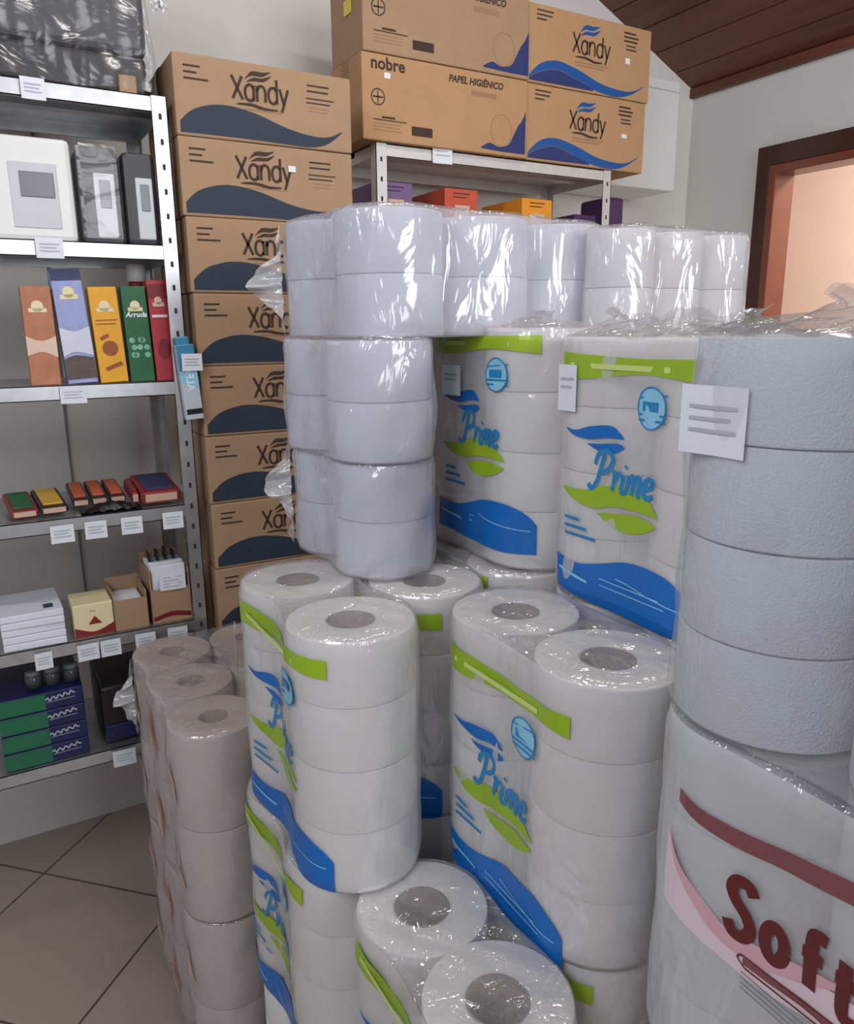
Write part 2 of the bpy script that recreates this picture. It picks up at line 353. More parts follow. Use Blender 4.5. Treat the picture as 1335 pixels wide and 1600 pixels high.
# ------------------------------------------------------------------ cartons
def carton(label, x0, x1, y0, depth, z0, h, style, group, mt='cardboard', rz=0.0):
    r = thing('cardboard_carton', label, 'carton', (x0, y0, z0), rz, group)
    W = x1-x0
    m = MB(); m.rbox(0, 0, 0, W, depth, h-0.001, 0.0035); m.build('carton_body', mt, r)
    fn = lambda a, b: (a, -0.0006, b)
    t = MB(); t.box(0.0, depth/2-.024, h-.001, W, depth/2+.024, h-.0004); t.box(-.0004, depth/2-.024, h-.05, .0, depth/2+.024, h-.0006); t.build('packing_tape', 'ink_palebrown', r)
    if style == 'xandy':
        s = W/0.41; k = h/0.164
        A = Art().band([(0.008*s, .028*k), (.04*s, .055*k), (.10*s, .070*k), (.17*s, .062*k), (.25*s, .038*k), (.31*s, .028*k), (.35*s, .030*k), (.385*s, .045*k)],
                       [(0.008*s, .006*k), (.15*s, .006*k), (.25*s, .004*k), (.31*s, .004*k), (.35*s, .016*k), (.385*s, .043*k)], 40, 1)
        A.place('printed_wave', 'ink_navy', fn, r)
        B = Art(); xandy(B, .125*s, .086*k, .047*s, .0062); leaf(B, .155*s, .129*k, .040*s); B.place('printed_logo', 'ink_brown', fn, r); B = Art()
        B.lines(.022*s, .141*k, (.036*s, .028*s, .052*s), .004, .0125*k)
        B.lines(.300*s, .137*k, (.054*s, .052*s), .0036, .012*k); B.lines(.297*s, .109*k, (.068*s, .060*s), .0028, .009*k)
        B.place('printed_text_lines', 'ink_brown', fn, r)
        C = Art().lines(.150*s, .070*k, (.09*s,), .0035, .01); C.lines(.305*s, .090*k, (.05*s, .044*s), .0018, .008*k); C.place('printed_small_text', 'ink_palebrown', fn, r)
    if style == 'xandy_blue':
        s = W/0.48; k = h/0.205
        A = Art().band([(0.006*s, .020*k), (.05*s, .055*k), (.11*s, .068*k), (.19*s, .055*k), (.28*s, .030*k), (.36*s, .022*k), (.41*s, .026*k), (.455*s, .045*k)],
                       [(0.006*s, .014*k), (.05*s, .034*k), (.11*s, .045*k), (.17*s, .032*k), (.25*s, .010*k), (.34*s, .002*k), (.40*s, .014*k), (.455*s, .043*k)], 40, 1)
        A.place('printed_blue_wave', 'ink_royal', fn, r)
        A = Art().band([(0.006*s, .013*k), (.05*s, .033*k), (.11*s, .044*k), (.17*s, .031*k), (.25*s, .009*k)], [(0.006*s, .006*k), (.1*s, .006*k), (.25*s, .006*k)], 30, 1)
        A.place('printed_indigo_wave', 'ink_indigo', fn, r)
        B = Art(); xandy(B, .165*s, .100*k, .053*s, .0062); B.place('printed_logo', 'ink_brown', fn, r); B = Art(); B.lines(.03*s, .19*k, (.06*s, .055*s, .035*s), .004, .011*k)
        B.lines(.365*s, .185*k, (.05*s, .06*s, .056*s), .005, .011*k); B.lines(.375*s, .150*k, (.04*s, .044*s), .004, .01*k)
        B.place('printed_text_lines', 'ink_brown', fn, r)
        D = Art(); leaf(D, .19*s, .155*k, .052*s); D.place('printed_leaves', 'ink_royal', fn, r)
        C = Art().lines(.175*s, .078*k, (.13*s, .11*s), .0035, .008*k); C.place('printed_small_text', 'ink_palebrown', fn, r)
    if style == 'nobre':
        A = Art().text('nobre', .025, .172, .042, offset=.001).text('PAPEL HIGI\u00caNICO', .262, .172, .024, offset=.0008, shear=.2, aspect=.95)
        A.place('printed_lettering', 'ink_brown', fn, r); A = Art()
        A.ribbon([(.045+.019*math.cos(q*PI/10), .105+.019*math.sin(q*PI/10)) for q in range(21)], .003); A.ribbon([(.03, .105), (.06, .105)], .004, sm=False); A.ribbon([(.045, .12), (.045, .09)], .003, sm=False); A.place('printed_round_mark', 'ink_brown', fn, r); A = Art()
        A.lines(.03, .052, (.10,), .0025, .01); A.lines(.055, .060, (.04,), .005, .01)
        A.place('printed_text_lines', 'ink_brown', fn, r)
        A = Art().rect(.145, .022, .21, .045); A.place('printed_stamp', 'ink_brown', fn, r)
        A = Art().lines(.337, .158, (.085,), .012, .02); A.lines(.03, .043, (.085, .08, .085), .0018, .008)
        A.ribbon([(.44+.036*math.cos(q*PI/10), .066+.042*math.sin(q*PI/10)) for q in range(21)], .0018)
        A.place('printed_small_text', 'ink_palebrown', fn, r)
        A = Art().band([(.37, .016), (.40, .030), (.43, .022), (.465, .030), (.485, .060), (.500, .085), (.512, .098), (.526, .125)], [(.37, .013), (.45, .010), (.526, .010)], 30, 1)
        A.place('printed_wave', 'ink_indigo', fn, r)
    return r
CH = 0.164
ords = ['topmost of the stack', 'second from the top', 'third from the top', 'fourth from the top', 'fifth from the top', 'sixth from the top', 'seventh from the top', 'eighth from the top, mostly hidden', 'ninth from the top, hidden', 'tenth from the top, hidden', 'eleventh from the top, hidden', 'bottom one on the pallet, hidden']
offs = [0.0, 0.0, 0.004, 0.008, 0.010, 0.010, 0.012, 0.010, 0.008, 0.008, 0.006, 0.006]
ztop = 2.092
for i in range(12):
    lab = 'tall stack carton with dark wave and leaf logo, %s' % ords[i]
    carton(lab, 0.441+offs[i], 0.441+offs[i]+0.412, 1.826, 0.30, ztop-CH*(i+1), CH, 'xandy' if i < 9 else None, 'cartons in the tall stack beside the left shelf', rz=R((-0.3, .2, 0, .4, -.2, .3, -.3, 0, 0, 0, 0, 0)[i]))
mb = MB()
for k in range(4): mb.box(0.45, 1.84+k*.08, 0.1, 0.86, 1.89+k*.08, 0.118)
for k in range(3): mb.box(0.45+k*.17, 1.84, 0.0, 0.50+k*.17, 2.13, 0.1)
tag(mb.build('wooden_pallet', 'cardboard_warm'), 'low wooden pallet under the tall carton stack, hidden', 'pallet')
for (z, lo, a, b) in ((2.002, 'lower', 0, 1), (2.212, 'upper', 2, 3)):
    gp = 'big cartons on top of the back shelf'
    carton('%s wide carton with dark lettering on the back shelf top, at left' % lo, 0.957+a*.003, 1.489, 1.975, 0.20, z, .209, 'nobre', gp, 'cardboard_warm' if a == 0 else 'cardboard', rz=0)
    carton('%s carton with bright blue wave on the back shelf top, at right' % lo, 1.494, 1.968+a*.005, 1.985, 0.19, z, .209, 'xandy_blue', gp, 'cardboard_warm', rz=0)
def sticker(x, y, z, wd, hh, mt, label, group=None, rz=0, rx=0):
    m = MB(); m.box(-wd/2, -0.0008, -hh/2, wd/2, 0, hh/2); o = m.build('sticker', mt); o.location = (x, y, z); o.rotation_euler = (rx, 0, rz)
    return tag(o, label, 'sticker', group)
sticker(0.698, 1.8250, 1.880, .018, .013, 'price_card', 'small white sticker on the second carton of the tall stack')
sticker(1.030, 1.974, 2.160, .018, .014, 'price_card', 'small white sticker on the lower wide carton')
sticker(1.880, 1.984, 2.320, .018, .016, 'price_card', 'small white sticker on the upper blue wave carton', rz=0)
sticker(1.880, 1.984, 2.105, .022, .012, 'price_card', 'small white sticker on the lower blue wave carton')
o = sticker(0.9615, 2.06, 2.335, .045, .035, 'tin_yellow', 'yellow sticker on the end of the upper wide carton', rz=R(-90))
# white foam case beside the cartons
r = thing('foam_case', 'plain white foam case on the back shelf top, behind the blue wave cartons', 'case', (1.55, 2.185, 2.002))
m = MB(); m.rbox(0, 0, 0, .785, .22, .335, .006); m.build('case_body', 'white_plastic', r)
m = MB(); m.rbox(0, 0, .3355, .785, .22, .372, .006); m.build('case_lid', 'white_plastic', r)

# ------------------------------------------------------------------ wrapped roll packs
class Hull:
    def __init__(s, nx, ny, px, py, r, dip, h, rh, seed=0, amp=1.0, zb=0.0):
        s.nx, s.ny, s.px, s.py, s.r, s.dip, s.h, s.rh, s.amp = nx, ny, px, py, r, dip, h, rh, amp
        s.ax = px*(nx-1)/2; s.ay = py*(ny-1)/2; s.seed = seed
        q = PI*r/2; s.q = q
        s.T = [s.ay, q, 2*s.ax, q, 2*s.ay, q, 2*s.ax, q, s.ay]; s.P = sum(s.T)
    def base(s, u):
        u = u % s.P; ax, ay, r = s.ax, s.ay, s.r; t = u; k = 0
        while k < 8 and t > s.T[k]: t -= s.T[k]; k += 1
        def d(c, pitch): return s.dip*(0.5-0.5*math.cos(2*PI*c/pitch)) if pitch else 0
        if k in (0, 8):
            y = -t if k == 0 else ay-t
            return -ax-r+d(y+ay, s.py), y, -1, 0
        if k == 4:
            y = -ay+t; return ax+r-d(y+ay, s.py), y, 1, 0
        if k == 2:
            x = -ax+t; return x, -ay-r+d(x+ax, s.px), 0, -1
        if k == 6:
            x = ax-t; return x, ay+r-d(x+ax, s.px), 0, 1
        cx, cy, a0 = {1: (-ax, -ay, PI), 3: (ax, -ay, 1.5*PI), 5: (ax, ay, 0), 7: (-ax, ay, .5*PI)}[k]
        a = a0+t/r
        return cx+r*math.cos(a), cy+r*math.sin(a), math.cos(a), math.sin(a)
    def S(s, u, z, off=0.0):
        x, y, nx, ny = s.base(u); sd = s.seed
        w = 0.0007*s.amp*(math.sin(58*u+31*z+sd)+math.sin(-43*u+52*z+2.1*sd)+0.8*math.sin(101*u-23*z+sd*1.7))
        fr = (z/s.rh) % 1.0; e = min(fr, 1-fr)*s.rh
        if 0.02 < z < s.h-0.02: w -= 0.0006*math.exp(-(e/0.006)**2)
        w -= 0.004*math.exp(-((z)/0.010)**2)+0.004*math.exp(-((z-s.h)/0.010)**2)
        w = max(w, -0.0032) + off
        return (x+nx*w, y+ny*w, z)

ROLLM = {}
def roll_mesh(r, h, hole, mt, tilt=0):
    key = (round(r, 4), round(h, 4), round(hole, 4), mt)
    if key not in ROLLM:
        m = MB(); b = 0.0018
        m.lathe([(hole, 0.003), (hole+.003, 0.0005), (r-b, 0.0005), (r-b*.3, b*.5), (r, b*1.6), (r, h-b*1.6), (r-b*.3, h-b*.5), (r-b, h-.0008), (r*.7, h-.0018), (hole+.003, h-.001), (hole, h-.003), (hole, 0.003)], 48)
        a = bpy.data.meshes.new('roll'); a.from_pydata(m.v, [], m.f); a.materials.append(MATS[mt]); a.polygons.foreach_set('use_smooth', [True]*len(m.f))
        m = MB(); m.lathe([(hole-.0015, 0.002), (hole-.0005, 0.002), (hole-.0005, h-.002), (hole-.0015, h-.002), (hole-.0015, .002)], 32)
        c = bpy.data.meshes.new('core'); c.from_pydata(m.v, [], m.f); c.materials.append(MATS['core_card']); c.polygons.foreach_set('use_smooth', [True]*len(m.f))
        ROLLM[key] = (a, c)
    return ROLLM[key]

def pack(name, label, cat, cx, cy, z0, nx=1, ny=2, px=.182, py=.184, r=.089, rows=4, rh=.0925, hole=.034, mt='paper_white',
         rot=0, top='flat', dip=.006, group=None, seed=0, art=None, fm='film_clear', amp=1.0, skip=(), bare=False, fin=.05, uscale=1.0, uoff=0.0, voff=0.0, ftop='film_top'):
    global VO
    P = thing(name, label, cat, (cx, cy, z0), rot, group)
    a, c = roll_mesh(r, rh, hole, mt)
    H_ = Hull(nx, ny, px, py, r+.0038, dip, rows*rh+.003, rh, seed, amp)
    rnd = random.Random(seed*7+3)
    for i in range(nx):
        for j in range(ny):
            if (i, j) in skip: continue
            for k in range(rows):
                o = bpy.data.objects.new('roll', a); COL.objects.link(o); o.parent = P
                o.location = (-H_.ax+i*px+rnd.uniform(-.0012, .0012), -H_.ay+j*py+rnd.uniform(-.0012, .0012), k*rh+.001); o.rotation_euler = (0, 0, rnd.randrange(4)*PI/2)
                q = bpy.data.objects.new('core', c); COL.objects.link(q); q.parent = o
    if bare: return P, H_
    # wrap
    m = MB(); nu = int(H_.P/0.007); h = H_.h; nz = max(12, int(h/0.0075)); vs = []; fs = []
    def ring(fn):
        o = len(vs)
        for i in range(nu): vs.append(fn(H_.P*i/nu, i))
        return o
    rings = []
    sd = seed
    def topz(x, y):
        return 0.0034*math.sin(70*x+2*sd+1.5*math.sin(40*y))*math.sin(52*y+sd)+0.0022*math.sin(131*x+77*y+sd)-0.001
    for s_ in (0.15, 0.6, 0.9, .97): rings.append(ring(lambda u, i: (lambda q: (q[0]*s_, q[1]*s_, 0.0))(H_.S(u, 0.0))))
    for k in range(nz+1): rings.append(ring(lambda u, i: H_.S(u, h*k/nz)))
    side_end = len(rings)
    if top == 'flat':
        for s_ in (0.97, 0.92, .84, .74, .62, .5, .38, .26, .14, .05):
            rings.append(ring(lambda u, i: (lambda q: (q[0]*s_, q[1]*s_, h+0.0045+topz(q[0]*s_, q[1]*s_)*(1-s_**6)))(H_.S(u, h))))
    else:
        for s_ in (0.96, 0.88, .74, .56, .36, .16, .05):
            t = 1-s_
            rings.append(ring(lambda u, i: (lambda q: (q[0]*s_, q[1]*(s_*.35+.65), h+.002+fin*t**1.25*(1+.18*math.sin(38*q[1]+sd)+.1*math.sin(90*q[1]))+topz(q[0]*s_, q[1])*1.2))(H_.S(u, h))))
        for e_ in (.3, .7, 1.0):
            rings.append(ring(lambda u, i: (lambda q: (q[0]*.05+.010*e_*math.sin(31*q[1]+sd*3)+.004*math.sin(77*q[1]), q[1]*(.6675+.10*e_), h+.002+fin*(1.0+.5*e_)*(1+.18*math.sin(38*q[1]+sd)+.1*math.sin(90*q[1]))))(H_.S(u, h))))
    mi = []
    for a_ in range(len(rings)-1):
        A_, B_ = rings[a_], rings[a_+1]
        for i in range(nu):
            k = (i+1) % nu; fs.append((A_+i, A_+k, B_+k, B_+i)); mi.append(1 if a_ >= side_end-1 else 0)
    fs.append(tuple(rings[0]+i for i in reversed(range(nu)))); mi.append(0)
    if top == 'flat': fs.append(tuple(rings[-1]+i for i in range(nu))); mi.append(1)
    m.v = vs; m.f = fs; m.m = mi; m.sm = [True]*len(fs)
    m.build('plastic_wrap', [fm, ftop], P)
    if art: VO = voff; art(P, H_, uscale, uoff)
    return P, H_

def prime_art(P, H, us, uo):
    fn = lambda u, z: H.S(u*us+uo, z+VO, 0.0020)
    fn2 = lambda u, z: H.S(u*us+uo, z+VO, 0.0027)
    A = Art()
    A.band([(-.127, .352), (-.06, .349), (0, .347), (.06, .347), (.125, .348)], [(-.127, .318), (-.08, .317), (-.03, .322), (.04, .327), (.125, .320)], 30, 4)
    A.place('green_band', 'ink_green', fn, P); A = Art()
    A.band([(-.114, .163), (-.07, .164), (-.03, .176), (.01, .180), (.045, .172), (.068, .152)], [(-.114, .161), (-.085, .146), (-.05, .142), (-.01, .150), (.03, .152), (.068, .150)], 26, 3)
    A.place('green_leaf', 'ink_green', fn, P); A = Art()
    A.band([(-.040, .137), (-.01, .141), (.03, .146), (.066, .140)], [(-.040, .135), (-.015, .122), (.02, .120), (.05, .128), (.066, .138)], 18, 2)
    A.place('green_leaf', 'ink_green', fn, P)
    A = Art()
    A.band([(-.127, .060), (-.10, .056), (-.07, .056), (-.03, .066), (.01, .078), (.05, .082), (.085, .078), (.110, .066), (.125, .050)],
           [(-.127, .008), (-.06, .003), (0, .001), (.06, -.0), (.125, .002)], 36, 5)
    A.place('blue_wave', 'ink_blue', fn, P); A = Art()
    A.band([(-.111, .248), (-.09, .246), (-.06, .254), (-.02, .258), (.0, .244)], [(-.111, .246), (-.09, .238), (-.06, .236), (-.03, .241), (.0, .242)], 18, 2)
    A.place('blue_leaf', 'ink_blue', fn, P); A = Art()
    A.band([(-.066, .230), (-.04, .232), (-.01, .236), (.002, .232)], [(-.066, .229), (-.045, .222), (-.015, .222), (.002, .230)], 14, 2)
    A.place('blue_leaf', 'ink_blue', fn, P)
    A = Art()
    strokes(A, [(G_P, 0), (G_r, .72), (G_i, 1.08), (G_m, 1.30), (G_e, 1.84)], -.054, .172, .050, .0068, shear=.12)
    A.place('lettering', 'ink_cyan', fn2, P); A = Art()
    A.lines(-.105, .122, (.030, .045, .062), .0045, .012)
    A.place('caption_lines', 'ink_cyan', fn2, P)
    A = Art(); cx, cz = .048, .287
    A.disc(cx, cz, .024, .026); A.place('badge', 'ink_lightblue', fn2, P)
    A = Art(); f3 = lambda u, z: H.S(u*us+uo, z+VO, 0.0034)
    for d in (-.010, -.017): A.rect(cx-.022, cz+d, cx+.026, cz+d+.003)
    A.ribbon([(cx-.022, cz+.012), (cx+.026, cz+.017)], .002, sm=False); A.rect(cx-.015, cz-.004, cx+.012, cz+.008)
    A.ribbon([(cx+.024*math.cos(q*PI/12), cz+.026*math.sin(q*PI/12)) for q in range(25)], .002)
    A.place('badge_lines', 'ink_cyan', f3, P)
    A = Art(); A.rect(-.105, .331, .075, .338); A.place('band_text', 'ink_palegreen', fn2, P)
    A = Art(); A.ribbon([(-.118, .040), (-.09, .036), (-.055, .032)], .004); A.lines(-.03, .045, (.11, .12), .0014, .009); A.ribbon([(.0, .052), (.06, .044), (.115, .040)], .0016)
    A.place('blue_print_text', 'ink_lightblue', fn2, P)

def soft_art(P, H, us, uo):
    fn = lambda u, z: H.S(u*us+uo, z+VO, 0.0020); fn2 = lambda u, z: H.S(u*us+uo, z+VO, 0.0027); fn3 = lambda u, z: H.S(u*us+uo, z+VO, 0.0034)
    A = Art().band([(-.112, .328), (-.08, .322), (-.03, .326), (.03, .337), (.09, .345), (.14, .346)], [(-.112, .314), (-.08, .306), (-.03, .308), (.03, .318), (.09, .326), (.14, .327)], 30, 2)
    A.place('plum_band', 'ink_plum', fn, P)
    A = Art().band([(-.125, .275), (-.10, .245), (-.06, .225), (-.02, .222), (.04, .235), (.10, .25)], [(-.125, .20), (-.10, .192), (-.06, .188), (-.02, .186), (.04, .195), (.10, .21)], 26, 2)
    A.place('rose_swirl', 'ink_rose', fn, P)
    A = Art().band([(-.122, .282), (-.11, .258), (-.09, .238), (-.06, .224), (-.03, .224), (.02, .238), (.06, .25)], [(-.122, .278), (-.11, .246), (-.09, .222), (-.06, .207), (-.03, .205), (.02, .220), (.06, .246)], 30, 2)
    A.place('pink_swirl', 'ink_pink', fn2, P)
    A = Art()
    S_ = [[(.40, .82), (.30, .96), (.12, .96), (.03, .78), (.12, .6), (.30, .44), (.40, .24), (.30, .05), (.10, .03), (.0, .2)]]
    o_ = [[(.2+.17*math.cos(q*PI/6), .32+.27*math.sin(q*PI/6)) for q in range(13)]]
    f_ = [[(.36, .98), (.2, .98), (.14, .8), (.14, .02)], [(0, .6), (.32, .6)]]
    t_ = [[(.14, .9), (.14, .14), (.24, .02), (.36, .04)], [(0, .6), (.34, .6)]]
    strokes(A, [(S_, 0), (o_, .62), (f_, 1.26), (t_, 1.78)], -.047, .223, .056, .0118)
    A.place('maroon_lettering', 'ink_maroon', fn3, P); A = Art()
    A.ribbon([(-.030+.0, .208), (.11, .214)], .0018, sm=False); A.ribbon([(-.026, .196), (.11, .202)], .0018, sm=False); A.ribbon([(-.030, .208), (-.034, .202), (-.026, .196)], .0018)
    A.place('maroon_pill_outline', 'ink_maroon', fn3, P)
    A = Art().band([(-.029, .206), (.11, .212)], [(-.029, .198), (.11, .204)], 10, 1); A.place('plum_pill', 'ink_plum', fn2, P)
    A = Art().lines(-.030, .190, (.13, .13, .13, .12), .0012, .0055); A.place('small_text', 'ink_grey', fn2, P)

def towel_art(P, H, us, uo):
    fn = lambda u, z: H.S(u, z, 0.0012)
    A = Art()
    for z0 in (.03, .215):
        for u in (-.17, .02):
            A.ribbon([(u-.020, z0+.14), (u-.004, z0+.09), (u+.012, z0+.055)], .011, taper=True)
            
            A.ribbon([(u-.010, z0+.035), (u+.004, z0+.005)], .007, taper=True)
    A.place('orange_print', 'ink_orange', fn, P)
    A = Art()
    for z0 in (.03, .215):
        for u in (-.18, .0, .18): A.ribbon([(u-.04, z0+.15), (u-.01, z0+.10), (u+.02, z0+.03)], .02, taper=True)
    A.place('peach_print', 'ink_peach', lambda u, z: H.S(u, z, .0008), P)

gp = 'printed toilet paper packs'
TP = 'toilet_paper_pack'; TC = 'toilet paper'
def prime(label, cx, cy, z0, seed, top='flat', **k):
    return pack(TP, label, TC, cx, cy, z0, seed=seed, art=prime_art, top=top, group=gp, fm='film_white', **k)
prime('upright green and blue pack at upper left, standing beside the white bag tower', .806, 1.112, 1.133, 1, 'fin', fin=.014, dip=.003, uoff=.052, voff=.026, rh=.0955)
prime('upright green and blue pack at upper right, standing against the big plain pack', .812, .735, 1.133, 2, 'fin', fin=.020, dip=.003)
prime('large front pack at right with two open roll tops and a green band', .620, .7325, .760, 3, py=.185, dip=.004, voff=-.017, uoff=.004)
prime('front pack at left with sagging green and blue print between its rolls', .408, 1.020, .760, 4, py=.204, dip=.016, uscale=1.12, uoff=.034)
prime('shadowed pack in the gap between the two large front packs', .582, 1.110, .757, 8, py=.186, uoff=.09)
prime('pack whose rims peep out under the upper left upright pack', .770, 1.11, .757, 9, py=.184, voff=.018)
prime('low left pack directly beneath the sagging front pack', .402, 1.045, .387, 5, py=.19, dip=.014, uscale=1.05)
prime('lowest front pack showing two big dark roll holes and a green band', .437, .690, .387, 6, py=.176, uscale=.95, hole=.038, uoff=.012, voff=-.004)
prime('pack squeezed beneath the large right front pack, mostly hidden', .628, .735, .387, 7, py=.184, uoff=.041)
def plain(label, cx, cy, z0, seed, **k):
    return pack(TP, label, TC, cx, cy, z0, seed=seed, group='plain white toilet paper packs', **k)
plain('hidden pack between the big right pack and the back, under the upper right upright pack', .812, .735, .757, 12)
# front right: plain pack on the maroon printed one
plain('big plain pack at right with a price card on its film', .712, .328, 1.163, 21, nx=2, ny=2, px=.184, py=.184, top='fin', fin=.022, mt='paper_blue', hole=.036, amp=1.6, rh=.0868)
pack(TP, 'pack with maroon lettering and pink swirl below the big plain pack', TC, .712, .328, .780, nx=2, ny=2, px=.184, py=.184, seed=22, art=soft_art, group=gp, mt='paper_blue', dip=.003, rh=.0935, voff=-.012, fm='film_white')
# tower of plain white bags
bg = 'plain white bags in the tower'
pack('roll_bag', 'top white bag of the tower, wider than those below', TC, .746, 1.212, 1.505, nx=3, ny=2, px=.178, py=.162, r=.084, rows=2, rh=.0915, mt='paper_cool', rot=R(6), seed=31, dip=.010, amp=1.8, group=bg, fm='film_milky')
pack('roll_bag', 'middle white bag of the tower', TC, .549, 1.185, 1.318, nx=1, ny=2, py=.162, r=.083, rows=2, rh=.0915, mt='paper_cool', rot=R(3), seed=32, dip=.010, amp=2.2, group=bg, fm='film_milky')
pack('roll_bag', 'bottom white bag of the tower', TC, .556, 1.190, 1.131, nx=1, ny=2, py=.162, r=.081, rows=2, rh=.0915, mt='paper_cool', rot=R(1), seed=33, dip=.010, amp=2.2, group=bg, fm='film_milky')
pack('roll_bag', 'warm white bag of rolls behind the upright packs, at right of the tower', TC, 1.085, 1.020, 1.488, nx=3, ny=1, px=.115, r=.057, rows=2, rh=.0925, mt='paper_white', seed=34, dip=.006, amp=1.4, fm='film_milky')
# hidden lower tiers carrying the visible ones
for (cx, cy, z0, nx, ny, sd) in ((.402, 1.045, .014, 1, 2, 41), (.437, .690, .014, 1, 2, 42), (.628, .735, .014, 1, 2, 43), (.712, .328, .014, 2, 2, 44), (.712, .328, .387, 2, 2, 45),
                                 (.812, .735, .014, 1, 2, 46), (.812, .735, .387, 1, 2, 47), (.770, 1.11, .014, 1, 2, 48), (.770, 1.11, .387, 1, 2, 49), (.582, 1.11, .014, 1, 2, 50), (.582, 1.11, .387, 1, 2, 51),
                                 (1.10, 1.11, .014, 2, 2, 52), (1.10, 1.11, .387, 2, 2, 53), (1.10, 1.11, .757, 2, 2, 54), (1.10, 1.11, 1.118, 2, 2, 55)):
    P_, H_ = pack(TP, 'plain pack hidden in the lower tiers of the pile', TC, cx, cy, z0, nx=nx, ny=ny, seed=sd, bare=True, r=.086, group='packs hidden under the pile')
# tall towel rolls in the low left pile
for z0, lab, sd in ((.014, 'lower', 61), (.414, 'upper', 62)):
    pack('paper_towel_bale', '%s bale of tall grey white paper rolls on the floor at left' % lab, 'paper towels', .398, 1.535, z0, nx=2, ny=3, px=.172, py=.176, r=.0845, rows=2, rh=.196, hole=.027,
         mt='paper_towel', seed=sd, dip=.010, amp=2.2, art=towel_art, ftop='film_clear', group='paper towel bales')

# ---- loose film: knotted tails and flaps
def tail(name, label, loc, rz, L=.12, wdt=.16, seed=0):
    m = MB(); n, k = 70, 12; vs = []; fs = []
    for i in range(k+1):
        t = i/k
        for j in range(n+1):
            q = j/n-.5
            vs.append((-L*t*(.55+.45*math.cos(7*q+seed))*(1-1.2*q*q), (.004+.011*t)*math.sin(26*q+seed)+.003*math.sin(61*q+4*t), q*wdt*(1-.25*t)))
    for i in range(k):
        for j in range(n): a = i*(n+1)+j; fs.append((a, a+1, a+n+2, a+n+1))
    m.add(vs, fs, 0, True); o = m.build(name, 'film_crinkled'); o.location = loc; o.rotation_euler = (0, 0, rz)
    return tag(o, label, 'plastic film', 'loose plastic film ends')
tail('film_tail', 'knotted crinkled film end at the left of the top white bag', (.474, 1.31, 1.60), R(-30), .060, .185, 0.4)
tail('film_tail', 'loose film end hanging at the left of the bottom white bag', (.472, 1.31, 1.235), R(-30), .050, .20, -0.5)
tail('film_tail', 'loose clear film end at the far left corner of the towel bales', (.225, 1.74, .70), R(-20), .045, .20, 0.2)

# ---- price cards
def card(x, y, z, wd, hh, label, group, rz=0, rx=0, n=3, name='price_card', seed=0):
    r = thing(name, label, 'price tag', (x, y, z), rz, group); r.rotation_euler = (rx, 0, rz)
    m = MB(); nx = 6
    for i in range(nx):
        a, b = -wd/2+wd*i/nx, -wd/2+wd*(i+1)/nx; f_ = lambda q: .0015*math.sin(q*60+seed)
        m.add([(a, f_(a), -hh/2), (b, f_(b), -hh/2), (b, f_(b), hh/2), (a, f_(a), hh/2), (a, f_(a)+.0006, -hh/2), (b, f_(b)+.0006, -hh/2), (b, f_(b)+.0006, hh/2), (a, f_(a)+.0006, hh/2)],
              [(0, 1, 2, 3), (7, 6, 5, 4), (3, 2, 6, 7), (0, 4, 5, 1)])
    m.build('card', 'price_card', r)
    A = Art(); A.lines(-wd*.36, hh*.22, [wd*(.72-.1*(i % 2)) for i in range(n)], hh*.055, hh*.17)
    A.place('printed_lines', 'ink_palegrey', lambda a, b: (a, .0015*math.sin(a*60+seed)-.0007, b), r)
    return r
EG = 'price cards on the left shelf edges'
def edge(x, z, wd, hh, label, seed=0): card(x, LY-.006, z, wd, hh, label, EG, 0, 0, seed=seed)
edge(.168, 1.982, .044, .040, 'price card on the top edge of the left shelf', 1)
edge(.165, 1.684, .052, .040, 'price card below the white dispenser', 2)
edge(.178, 1.384, .052, .036, 'crumpled price card below the incense boxes', 3)
for x, s_, q in ((.124, 'leftmost', .048), (.193, 'second', .046), (.270, 'third', .046), (.362, 'rightmost', .046)):
    edge(x, 1.082, q, .040, '%s price card under the flat packets shelf' % s_, x*9)
for x, s_, q in ((.055, 'leftmost', .036), (.148, 'second', .046), (.197, 'third', .044), (.275, 'fourth', .046), (.350, 'rightmost', .046)):
    edge(x, .796, q, .040, '%s price card under the small cartons shelf' % s_, x*9)
edge(.200, .510, .052, .042, 'price card on the lowest shelf edge, beside the towel bales', 4)
edge(.320, .510, .050, .042, 'price card on the lowest shelf edge, behind the towel bales', 5)
c = card(1.205, BY-.006, 1.995, .062, .062, 'price card on the back shelf top edge', None, 0, 0, seed=3)
# cards stuck on packs
card(.527, .436, 1.442, .066, .058, 'price card with small print stuck on the big plain pack', 'price cards on packs', R(-90), 0, 3, seed=1)
card(.700, 1.128, 1.432, .052, .050, 'price card on the left edge of the upper left upright pack', 'price cards on packs', R(-84), 0, 2, seed=2)
card(.714, .842, 1.436, .036, .064, 'narrow price card at the left edge of the upper right upright pack', 'price cards on packs', R(-84), 0, 2, seed=3)
card(.312, 1.165, 1.02, .040, .07, 'price card on the far left edge of the sagging front pack', 'price cards on packs', R(-100), 0, 3, seed=3)

